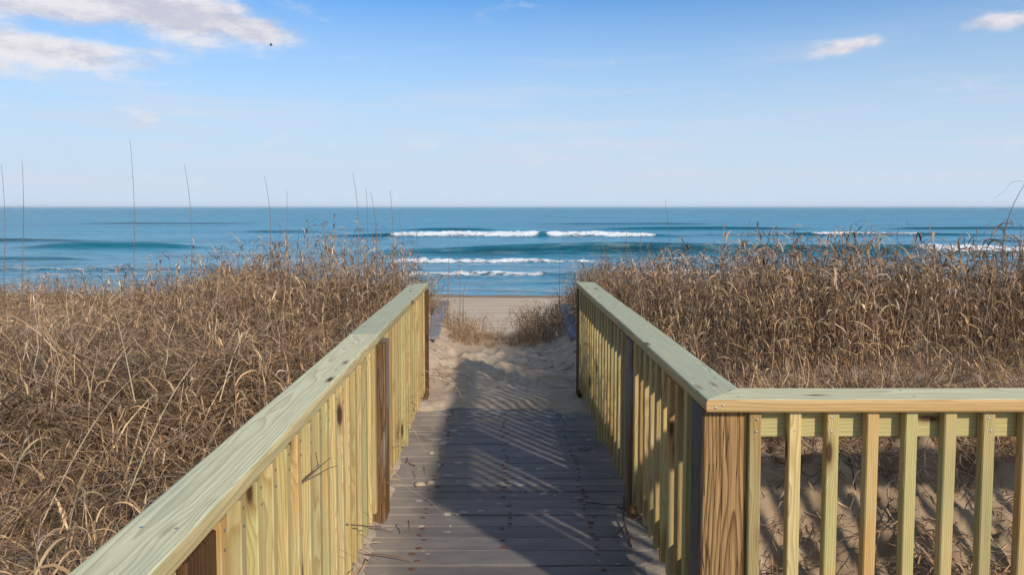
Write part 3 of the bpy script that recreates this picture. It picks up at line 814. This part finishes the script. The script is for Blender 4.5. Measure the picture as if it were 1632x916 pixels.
def litter(seed, n=26):
    r = np.random.default_rng(seed); g = GB()
    for i in range(n):
        a = r.uniform(0, 6.28); L = r.uniform(.04, .20); b0 = np.array((r.normal(0, .12), r.normal(0, .12), r.uniform(.002, .02)))
        pts = [b0 + np.array((math.cos(a) * L * t, math.sin(a) * L * t, r.uniform(-.004, .02) + .02 * math.sin(3.1 * t))) for t in np.linspace(0, 1, 4)]
        g.ribbon(pts, [.002, .003, .003, .001], pick(r, WD), (-math.sin(a), math.cos(a), r.uniform(-.6, .6)))
    return g.mesh('grass_plant')
def scatter(name, label, cat, variants, pts):
    """one mass of plants: instances of the variant meshes on pts rows (x, y, z, rx, ry, rz, scale, index)"""
    pts = np.array(pts, np.float32)
    me_ = bpy.data.meshes.new(name); me_.vertices.add(len(pts)); me_.vertices.foreach_set('co', pts[:, :3].ravel())
    for nm, typ, arr in (('rot', 'FLOAT_VECTOR', pts[:, 3:6]), ('scl', 'FLOAT', pts[:, 6]), ('idx', 'INT', pts[:, 7].astype(np.int32))):
        a = me_.attributes.new(nm, typ, 'POINT'); a.data.foreach_set('vector' if typ == 'FLOAT_VECTOR' else 'value', np.ascontiguousarray(arr).ravel())
    me_.materials.append(M['grass'])
    o = obj(name, me_); tag(o, label, cat, kind='stuff')
    ng = bpy.data.node_groups.new(name, 'GeometryNodeTree')
    ng.interface.new_socket('Geometry', in_out='INPUT', socket_type='NodeSocketGeometry')
    ng.interface.new_socket('Geometry', in_out='OUTPUT', socket_type='NodeSocketGeometry')
    gi = ng.nodes.new('NodeGroupInput'); go = ng.nodes.new('NodeGroupOutput')
    join = ng.nodes.new('GeometryNodeJoinGeometry')
    for v_ in reversed(variants):
        oi = ng.nodes.new('GeometryNodeObjectInfo'); oi.inputs['Object'].default_value = v_; oi.inputs['As Instance'].default_value = False
        ti = ng.nodes.new('GeometryNodeGeometryToInstance')
        ng.links.new(oi.outputs['Geometry'], ti.inputs[0]); ng.links.new(ti.outputs[0], join.inputs[0])
    ip = ng.nodes.new('GeometryNodeInstanceOnPoints'); ip.inputs['Pick Instance'].default_value = True
    ng.links.new(gi.outputs[0], ip.inputs['Points']); ng.links.new(join.outputs[0], ip.inputs['Instance'])
    for nm, typ, sock in (('rot', 'FLOAT_VECTOR', 'Rotation'), ('scl', 'FLOAT', 'Scale'), ('idx', 'INT', 'Instance Index')):
        na = ng.nodes.new('GeometryNodeInputNamedAttribute'); na.data_type = typ; na.inputs['Name'].default_value = nm
        ng.links.new(na.outputs['Attribute'], ip.inputs[sock])
    ng.links.new(ip.outputs[0], go.inputs[0])
    md = o.modifiers.new('scatter', 'NODES'); md.node_group = ng
    return o
variants = []
def var(me_): variants.append(bpy.data.objects.new('grass_plant', me_)); return len(variants) - 1
TALL = [var(stem_plant(100 + k, random.uniform(.58, .78), random.randint(11, 17), dark=True, lw=.0046)) for k in range(14)]
SHORT = [var(stem_plant(200 + k, random.uniform(.26, .46), random.randint(7, 11), tilt=.35)) for k in range(10)]
LAID = [var(blade_clump(300 + k, 46, .55, .75)) for k in range(8)]
PALE = [var(blade_clump(320 + k, 26, .42, .35, .06, True)) for k in range(5)]
LIT = [var(litter(340 + k)) for k in range(4)]
LEAN = [var(stem_plant(360 + k, random.uniform(.5, .7), random.randint(2, 5), tilt=.7, bend=.5)) for k in range(6)]

def sow(n, xr, yr, keep, table, zoff=-.01, fov=True, hs=None):
    """rows for scatter(); keep(x, y) is a probability, table lists (weight, variants, scale range, tilt)"""
    out = []; w = np.array([t[0] for t in table], float); w /= w.sum()
    xx = rng.uniform(*xr, n * 1); yy = rng.uniform(*yr, n)
    kp = keep(xx, yy) > rng.random(n)
    if fov: kp &= np.abs(xx - .0 * yy) < .78 * yy + 1.2
    xx, yy = xx[kp], yy[kp]; zz = gz_(xx, yy)
    for x, y, z in zip(xx, yy, zz):
        t = table[rng.choice(len(table), p=w)]
        s_ = rng.uniform(*t[2]) * (1 if hs is None else float(hs(x, y))); ti = t[3]
        out.append((x, y, z + zoff, rng.normal(0, ti), rng.normal(0, ti), rng.uniform(0, 6.28), s_, t[1][rng.integers(len(t[1]))]))
    return out
# left dune
bare = lambda x, y: np.clip(1 - 1.1 * gauss(x, y, -6.2, 9.9, 1.5, .55) - .9 * gauss(x, y, -4.9, 8.6, 1.0, .35) - .6 * gauss(x, y, -1.45, 2.7, .5, .25), 0, 1)
cl = lambda x, y, o=0.: sstep(-.25, .25, fbm(x, y, 1.1, 3, 40. + o))
hump = lambda x, y: np.clip(gauss(x, y, -1.9, 7.6, 1.5, 2.2) * 1.5 + sstep(-2.1, -1.0, x) * sstep(2.6, 4.2, y) * .8, 0, 1)
inl = lambda x, y: sstep(-.78, -.90, x) * (1 - sstep(11.5, 14, y))
P_ = []
P_ += sow(7600, (-12, -.80), (1.7, 13.5), lambda x, y: inl(x, y) * bare(x, y) * hump(x, y), [(3, TALL, (.62, 1.12), .10), (1.6, SHORT, (.9, 1.3), .15), (.5, LEAN, (.8, 1.1), .2)])
P_ += sow(12000, (-12, -.85), (1.7, 13.5), lambda x, y: inl(x, y) * bare(x, y) * (1 - .8 * hump(x, y)) * (1 - .6 * np.clip(gauss(x, y, -2.6, 4.4, 1.3, .8) * 1.3, 0, 1)) * (.30 + .7 * cl(x, y)), [(3.4, SHORT, (.7, 1.2), .2), (.5, TALL, (.45, .7), .12), (.5, LEAN, (.6, .95), .25)])
P_ += sow(7000, (-12, -.90), (1.6, 13.5), lambda x, y: inl(x, y) * bare(x, y) * (.25 + .75 * cl(x, y, 7.)), [(3, LAID, (.7, 1.15), .1), (1.2, PALE, (.7, 1.0), .1)])
swirl = lambda x, y: np.clip(gauss(x, y, -2.6, 4.4, 1.3, .8) * 1.3 + gauss(x, y, -4.6, 5.6, 1.2, .6), 0, 1)
P_ += sow(2600, (-6, -1.0), (2.6, 6.5), lambda x, y: swirl(x, y) * .9, [(3, LAID, (1.0, 1.5), .12), (1.2, PALE, (1.0, 1.4), .15)], zoff=.05)
P_ += sow(8000, (-12, -.80), (1.6, 13), lambda x, y: inl(x, y) * .95, [(1, LIT, (.8, 1.3), .05)], zoff=0)
scatter('dune_grass', 'dense dry brown grass covering the dune left of the boardwalk', 'grass', variants, P_)
# right dune
P_ = []
top = lambda x, y: sstep(.72, .95, x) * sstep(3.55, 3.95, y) * (1 - sstep(10, 12, y))
P_ += sow(11500, (.75, 9.5), (3.7, 10.5), lambda x, y: top(x, y) * np.clip(1.1 - .9 * gauss(x, y, 2.25, 3.95, .35, .22) - .8 * gauss(x, y, 2.9, 4.0, .35, .2), 0, 1) * (1 - .45 * sstep(6.5, 8, y)), [(5, TALL, (.66, 1.06), .09), (1.2, SHORT, (.8, 1.3), .15), (.25, LEAN, (.8, 1.1), .2)], hs=lambda x, y: .84 + .21 * sstep(1.0, 1.9, x) - .08 * sstep(2.6, 4.2, x) + .10 * float(vnoise(x, y, 1.7, 3.)))
P_ += sow(1300, (.75, 9), (3.45, 8), lambda x, y: sstep(.8, 1., x) * .9, [(2, SHORT, (.5, .9), .3), (1, LAID, (.5, .8), .2), (.6, LIT, (.8, 1.2), .05)])
P_ += sow(700, (.85, 4), (3.1, 3.66), lambda x, y: sstep(1.0, 1.3, x) * .45 + .55 * sstep(1.4, 1.7, x), [(1.5, PALE, (.5, .8), .35), (2, LAID, (.45, .75), .35), (1, LIT, (.7, 1.), .1)])
P_ += sow(230, (.8, 4), (2.5, 3.5), lambda x, y: 0 * x + .75, [(1, LIT, (.5, 1.), .1)], zoff=.0)
scatter('dune_grass', 'tall dead brown grass standing behind the right railing', 'grass', variants, P_)
# the crest where the path drops to the beach
P_ = []
lc = lambda x, y: np.clip(sstep(-.12, -.38, x) + .25 * sstep(.1, -.1, x), 0, 1)
P_ += sow(900, (-1.15, .20), (7.3, 9.4), lambda x, y: (1 - (np.abs(x + .67) < .12) * (y < 8.8)) * lc(x, y) * sstep(7.35 + .3 * sstep(-.7, -.2, x), 7.9, y), [(2, SHORT, (.4, .85), .2), (2.2, PALE, (.3, .6), .2), (1, LAID, (.35, .6), .2)])
P_ += sow(900, (.15, 1.25), (7.3, 9.4), lambda x, y: (1 - .8 * (np.abs(x - .755) < .11) * (y < 8.6)) * sstep(.12, .4, x) * sstep(7.4, 7.9, y), [(3, SHORT, (.55, 1.0), .15), (.3, TALL, (.5, .62), .1), (.8, PALE, (.4, .7), .2), (1, LAID, (.3, .5), .2)])
P_ += sow(140, (-.3, .3), (7.7, 8.6), lambda x, y: 0 * x + 1, [(1, PALE, (.25, .42), .25)])
P_ += sow(150, (-1.0, -.80), (5.6, 8), lambda x, y: 0 * x + .9, [(2, SHORT, (.6, 1.2), .2), (1, TALL, (.7, .9), .1), (1, LIT, (.8, 1), .1)])
P_ += sow(130, (.88, 1.1), (5.7, 8), lambda x, y: 0 * x + .9, [(2, SHORT, (.6, 1.1), .2), (1, TALL, (.6, .85), .1), (1, LIT, (.8, 1), .1)])
P_ += sow(60, (-.62, .72), (5.6, 7.6), lambda x, y: .04 + .9 * sstep(.25, .55, np.abs(x)), [(1, LIT, (.35, .6), .05)], zoff=.0)
scatter('dune_grass', 'short straw coloured grass on the crest between the old railings', 'grass', variants, P_)

# ------------------------------------------------------------ tall bare stalks that stand out one by one
def at(px, v, Y_):
    """world x and height for a bearing and elevation seen at distance Y_"""
    a = (v - 393.9) / 1180; th = R(3.1)
    d = Y_ * math.tan(math.atan(a) + th); zc = Y_ * math.cos(th) + d * math.sin(th)
    return ((px - 796) / 1180 * zc, Y_, EYE - d)
def stalk(px0, v0, px1, v1, Y_, label, curls=(), rad=.0048, red=False, group='tall bare stalks rising above the dune grass'):
    """thin stalk from below (px0, v0) up to its tip (px1, v1); curls = (height fraction, size, side)"""
    b = np.array(at(px0, v0, Y_)); tp = np.array(at(px1, v1, Y_ + .15))
    gx_, gy_ = b[0], b[1]; base = np.array((gx_, gy_, float(gz_(gx_, gy_)) - .03))
    root = empty('grass_stalk', tuple(base), label, 'grass stalk', group)
    r = np.random.default_rng(int(px0 * 7 + v1))
    def P(t):
        if t < .35: return base + (b - base) * (t / .35)
        q = (t - .35) / .65
        p = b + (tp - b) * q; p[0] = b[0] + (tp[0] - b[0]) * q ** 2.2; return p
    col = (.20, .095, .075) if red else (.20, .135, .10)
    g = GB(); g.tube([P(t) - base for t in np.linspace(0, 1, 16)], rad, rad * .34, col, 5, (.17, .14, .12))
    obj('stem', g.mesh('stem'), root)
    for (t, sz_, sd_) in curls:
        g = GB(); p = P(t) - base; pts = [p.copy()]; pit = 1.1; n = 12
        for i in range(n):
            p = p + np.array((sd_ * math.cos(pit), .12, math.sin(pit))) * sz_ / n; pts.append(p.copy()); pit -= 4.6 / n * r.uniform(.7, 1.2)
        g.ribbon(pts, [.0022 * (1 - .8 * i / n) for i in range(n + 1)], (.16, .10, .07), (.2, 1, .3))
        obj('leaf', g.mesh('leaf'), root)
    return root
for a in [
    (6, 440, 2, 262, 7.5, 'stalk at the far left edge of the picture rising over the sea', ((.75, .09, 1),)),
    (35, 435, 35, 255, 7.2, 'straight stalk second from the left edge with a looped leaf', ((.72, .12, -1), (.55, .10, -1))),
    (213, 430, 207, 222, 6.8, 'tallest stalk on the left dune with a hooked curl high up', ((.80, .12, -1), (.62, .10, -1)), .0042),
    (305, 430, 294, 262, 7.2, 'stalk leaning left, between the tallest one and the grass hump', ()),
    (431, 400, 421, 280, 7.5, 'thin stalk leaning left above the left slope of the grass hump', ((.70, .08, -1),)),
    (456, 400, 457, 303, 8.0, 'faint short stalk beside a leaning one over the hump', ((.55, .16, 1),)),
    (571, 395, 562, 275, 7.2, 'tall stalk leaning left over the top of the hump', ((.60, .14, -1),)),
    (585, 395, 583, 298, 7.4, 'straight stalk in the middle of three over the hump', ((.62, .10, -1),)),
    (600, 400, 590, 305, 7.4, 'leaning right-hand stalk of three over the hump', ((.60, .10, -1),)),
    (626, 420, 622, 303, 7.0, 'stalk at the left end of the white breaker', ()),
    (646, 440, 636, 352, 7.0, 'faint leaning stalk just left of the handrail end', ()),
    (667, 450, 660, 350, 7.6, 'faint upright stalk above the left handrail end', ()),
    (714, 470, 716, 388, 8.2, 'hairline stalk over the water right of the left handrail', ()),
    (733, 475, 732, 388, 8.2, 'upright hairline stalk over the surf in the gap', ()),
    (738, 480, 750, 434, 8.0, 'short stalk leaning right above the crest grass', ()),
    (892, 475, 893, 398, 8.2, 'thin stalk over the surf left of the right handrail end', ()),
    (1070, 430, 1060, 318, 6.5, 'tall thin stalk right of the white breaker', (), .0034),
    (999, 440, 1000, 358, 6.8, 'faint stalk above the right handrail near its end', ()),
    (1021, 440, 1022, 362, 6.8, 'second faint stalk above the right handrail', ()),
    (1194, 430, 1195, 350, 6.5, 'thin stalk over the dark swell left of the leafy stem', ()),
    (1234, 420, 1240, 362, 5.6, 'stem with a drooping leaf sticking up left of the high tufts', ((.93, .20, -1), (.97, .22, -1)), .004),
    (1410, 420, 1421, 355, 5.4, 'short dark stem above the right hand grass', ((.80, .22, 1),), .0035),
    (1470, 420, 1444, 352, 5.4, 'arching dark leaf stem leaning left on the right', (), .0032)]:
    stalk(*a)
# the thick reddish stalk at the right edge with long drooping leaves
root = stalk(1600, 445, 1634, 292, 4.6, 'thick reddish stalk with long arching leaves at the right edge', (), .0052, True, group=None)
b_ = np.array(root.location)
def arc(pts_px, Y_, w=.0022, col=(.14, .09, .09)):
    g = GB(); K = [np.array(at(px, v, Y_)) - b_ for px, v in pts_px]
    pts = []
    for i in range(len(K) - 1):
        p0, p1, p2, p3 = K[max(i - 1, 0)], K[i], K[i + 1], K[min(i + 2, len(K) - 1)]
        for t in np.linspace(0, 1, 7)[:-1]:
            pts.append(.5 * ((2 * p1) + (p2 - p0) * t + (2 * p0 - 5 * p1 + 4 * p2 - p3) * t * t + (3 * p1 - p0 - 3 * p2 + p3) * t ** 3))
    pts.append(K[-1]); n = len(pts)
    g.ribbon(pts, [w * (1 - .75 * i / n) for i in range(n)], col, (.5, .6, .6))
    obj('leaf', g.mesh('leaf'), root)
arc([(1620, 357), (1616, 342), (1600, 333), (1588, 337), (1581, 352), (1564, 364), (1560, 374)], 4.62)
arc([(1634, 295), (1628, 289), (1612, 291), (1600, 305), (1584, 316)], 4.66)
arc([(1618, 378), (1608, 384), (1606, 395), (1606, 402)], 4.62)
# pale thick straws that lie across the dark grass
def straw(p0, p1, Y0, Y1, label, r=.003, bow=.09):
    a = np.array(at(*p0, Y0)); c = np.array(at(*p1, Y1)); g = GB()
    root_ = empty('straw_stalk', tuple(a), label, 'grass stalk', 'pale straws leaning across the grass')
    pts = [(c - a) * t + np.array((0, 0, bow * math.sin(3.14 * t))) for t in np.linspace(0, 1, 10)]
    g.tube(pts, r, r * .4, (.55, .42, .24), 5, (.50, .40, .26)); obj('stem', g.mesh('stem'), root_)
    rl = np.random.default_rng(int(p0[0]))
    for t in (3, 5, 7):
        g = GB(); leaf(g, rl, pts[t], rl.uniform(0, 6), .16, .0045, (.45, .34, .2), up=.9, curl=3)
        obj('leaf', g.mesh('leaf'), root_)
straw((1523, 612), (1408, 472), 3.95, 4.1, 'long pale straw leaning left across the dark grass on the right', bow=.05)
straw((1240, 600), (1272, 520), 4.0, 4.05, 'pale upright straw in the grass above the front handrail')
straw((50, 870), (225, 590), 2.6, 3.4, 'long pale stalk rising from the bottom left corner')
straw((200, 800), (330, 560), 2.9, 3.6, 'pale stalk in the middle of the left grass leaning right')
straw((350, 640), (405, 520), 3.6, 4.2, 'pale stalk leaning right in the left grass near the handrail')
straw((215, 640), (170, 470), 3.6, 4.6, 'thin pale stalk leaning left in the middle of the left grass')

# ------------------------------------------------------------ twigs, roots and crumbs
def twig(label, pts, r=.0035, forks=(), group='twigs caught on the boardwalk and railings'):
    base = np.array(pts[0], float); g = GB()
    g.tube([np.array(p) - base for p in pts], r, r * .5, (.13, .085, .06), 5, (.10, .07, .05))
    for f in forks: g.tube([np.array(p) - base for p in f], r * .7, r * .3, (.12, .08, .055), 4)
    o = obj('twig', g.mesh('twig'), None, tuple(base)); tag(o, label, 'twig', group)
def dk(x, y, h=.006): return (x, y, EYE - DECK(y) + h)
twig('forked twig lying on the planks by the foot of the right middle post', [dk(.555, 3.05), dk(.565, 3.3, .02), dk(.60, 3.5, .05)], .005, [[dk(.565, 3.25, .015), dk(.49, 3.12, .01)]])
twig('bent dark stick lying from the right middle post towards the corner', [dk(.56, 3.42, .03), dk(.66, 3.28, .02), dk(.80, 3.10, .03)], .006, [[dk(.66, 3.28, .02), dk(.70, 3.1, .01)]])
twig('thin straight twig across the planks before the right post', [dk(.42, 3.53), dk(.53, 3.50), dk(.60, 3.51)], .003)
twig('small crooked twig near the right end post', [dk(.47, 4.35), dk(.53, 4.32, .01), dk(.56, 4.4)], .003)
twig('little twig by the long baluster on the left', [dk(-.47, 4.05), dk(-.52, 4.1, .01), dk(-.53, 4.2)], .003)
def li(u, y, v, off=.02):
    z = EYE - (y * math.tan(math.atan((v - 393.9) / 1180) + R(3.1))); return (-.54 + off, y, z)
twig('dry sprig poking out between the left balusters high up', [li(0, 2.02, 775, -.02), li(0, 2.05, 745, .03), li(0, 2.06, 720, .02)], .003, [[li(0, 2.03, 765, 0), li(0, 2.1, 745, .05), li(0, 2.15, 742, .06)], [li(0, 2.04, 755, .01), li(0, 2.12, 728, .05)]])
twig('dark twig sticking out of the left balusters near the deck', [li(0, 2.62, 835, -.02), li(0, 2.72, 838, .05), li(0, 2.82, 838, .08)], .003, [[li(0, 2.7, 838, .04), li(0, 2.72, 846, .07)]])
# plant litter and roots on the path sand and the cut bank
r = np.random.default_rng(5); g = GB()
def crumb_row(n, xr, yr, L0, L1, rad, curve=.5, lift=.004):
    for i in range(n):
        x, y = r.uniform(*xr), r.uniform(*yr); a = r.uniform(0, 6.28); L = r.uniform(L0, L1); pts = []
        for t in range(6):
            pts.append((x, y, float(gz_(x, y)) + lift + r.uniform(0, .006))); x += math.cos(a) * L / 5; y += math.sin(a) * L / 5; a += r.normal(0, curve)
        c = pick(r, WD); g.tube(pts, rad, rad * .5, c, 3)
crumb_row(26, (.30, .68), (5.8, 7.4), .06, .22, .0028)
crumb_row(16, (-.60, -.25), (5.8, 7.2), .05, .22, .0025)
crumb_row(16, (-.2, .3), (5.6, 7.4), .02, .09, .003)
tag(obj('plant_litter', g.mesh('plant_litter')), 'dark twigs and broken stems strewn on the path sand', 'litter', kind='stuff')
g = GB(); crumb_row(95, (.85, 2.6), (2.6, 3.5), .08, .35, .0022, .45, .004)
tag(obj('roots', g.mesh('roots')), 'thin dark roots hanging out of the cut sand bank', 'roots', kind='stuff')
g = GB(); x, y, pts = 1.135, 3.02, []
for t in range(9): pts.append((x + .07 * t / 8, y + .02 - .10 * t / 8, float(gz_(x + .07 * t / 8, y - .1 * t / 8)) + .03 + .03 * math.sin(t / 8 * 3.1)))
b0 = np.array(pts[0]); g.tube([np.array(p) - b0 for p in pts], .004, .003, (.30, .07, .05), 5)
tag(obj('red_root', g.mesh('red_root'), None, tuple(b0)), 'reddish root looping out of the sand behind the third baluster', 'root')
# crumbs of caked sand on the planks
for k, (x, y, s_, lb) in enumerate([(-.415, 3.78, .022, 'lump of caked sand on the left planks, nearest the left middle post'), (-.36, 3.80, .017, 'lump of caked sand just right of its neighbour on the left planks'), (-.40, 4.28, .015, 'small lump of sand on the planks by the long left baluster')]):
    V, F = [], []; n, m2 = 10, 6; rr2 = np.random.default_rng(k)
    for j in range(m2):
        for i in range(n):
            a = 6.283 * i / n; e = (j / (m2 - 1)) * 1.5
            q = s_ * (1 + rr2.uniform(-.18, .18))
            V.append((q * 1.3 * math.cos(a) * math.cos(e), q * math.sin(a) * math.cos(e), q * .7 * math.sin(e) - .002))
    for j in range(m2 - 1):
        for i in range(n): F.append((j * n + i, j * n + (i + 1) % n, (j + 1) * n + (i + 1) % n, (j + 1) * n + i))
    tag(obj('sand_lump', mesh_of('sand_lump', V, F, [M['sand']], True), None, dk(x, y, .003)), lb, 'sand lump', 'lumps of caked sand on the planks')

# ------------------------------------------------------------ the bird
bx, by, bz_ = at(432, 72, 70)
bird = empty('flying_bird', (bx, by, bz_), 'tiny dark bird flying in front of the big cloud', 'bird')
V, F = [], []; n = 8; prof = [(-.17, .006), (-.12, .03), (-.04, .05), (.05, .045), (.11, .03), (.15, .028), (.185, .008)]
for x, r_ in prof:
    for i in range(n): a = 6.283 * i / n; V.append((x, r_ * math.cos(a), r_ * .9 * math.sin(a)))
for j in range(len(prof) - 1):
    for i in range(n): F.append((j * n + i, j * n + (i + 1) % n, (j + 1) * n + (i + 1) % n, (j + 1) * n + i))
F += [tuple(range(n - 1, -1, -1)), tuple(range((len(prof) - 1) * n, len(prof) * n))]
obj('body', mesh_of('body', V, F, [M['bird']], True), bird)
for sd in (-1, 1):
    W = [(.06, 0, .01), (-.06, 0, .01), (.09, sd * .14, .07), (-.05, sd * .15, .06), (.05, sd * .28, .05), (-.03, sd * .30, .04), (-.05, sd * .42, .0)]
    Wt = [(a, b2, c - .012) for a, b2, c in W]
    Ff = [(0, 2, 3, 1), (2, 4, 5, 3), (4, 6, 5)]
    Fb = [tuple(7 + q for q in f[::-1]) for f in Ff]; rim = [0, 2, 4, 6, 5, 3, 1]
    Fr = [(rim[i], rim[(i + 1) % 7], rim[(i + 1) % 7] + 7, rim[i] + 7) for i in range(7)]
    obj('wing', mesh_of('wing', W + Wt, Ff + Fb + Fr, [M['bird']]), bird)
bird.rotation_euler = (R(10), R(-8), R(200))

# ------------------------------------------------------------ the air
HT, HB = 30.0, -12.0
V = [(x, y, z) for z in (HB, HT) for (x, y) in ((-32000, -1500), (32000, -1500), (32000, 64000), (-32000, 64000))]
F = [(0, 3, 2, 1), (4, 5, 6, 7), (0, 1, 5, 4), (1, 2, 6, 5), (2, 3, 7, 6), (3, 0, 4, 7)]
hm = bpy.data.materials.new('sea_air'); hm.use_nodes = True; ht = NT(hm.node_tree); ht.n.clear()
ho = ht.node('ShaderNodeOutputMaterial'); hv = ht.node('ShaderNodeVolumePrincipled')
hv.inputs['Color'].default_value = (.80, .92, 1, 1); hv.inputs['Density'].default_value = 5e-5
ht.l.new(hv.outputs[0], ho.inputs['Volume'])
tag(obj('haze', mesh_of('haze', V, F, [hm])), 'pale sea haze softening the horizon', kind='stuff')
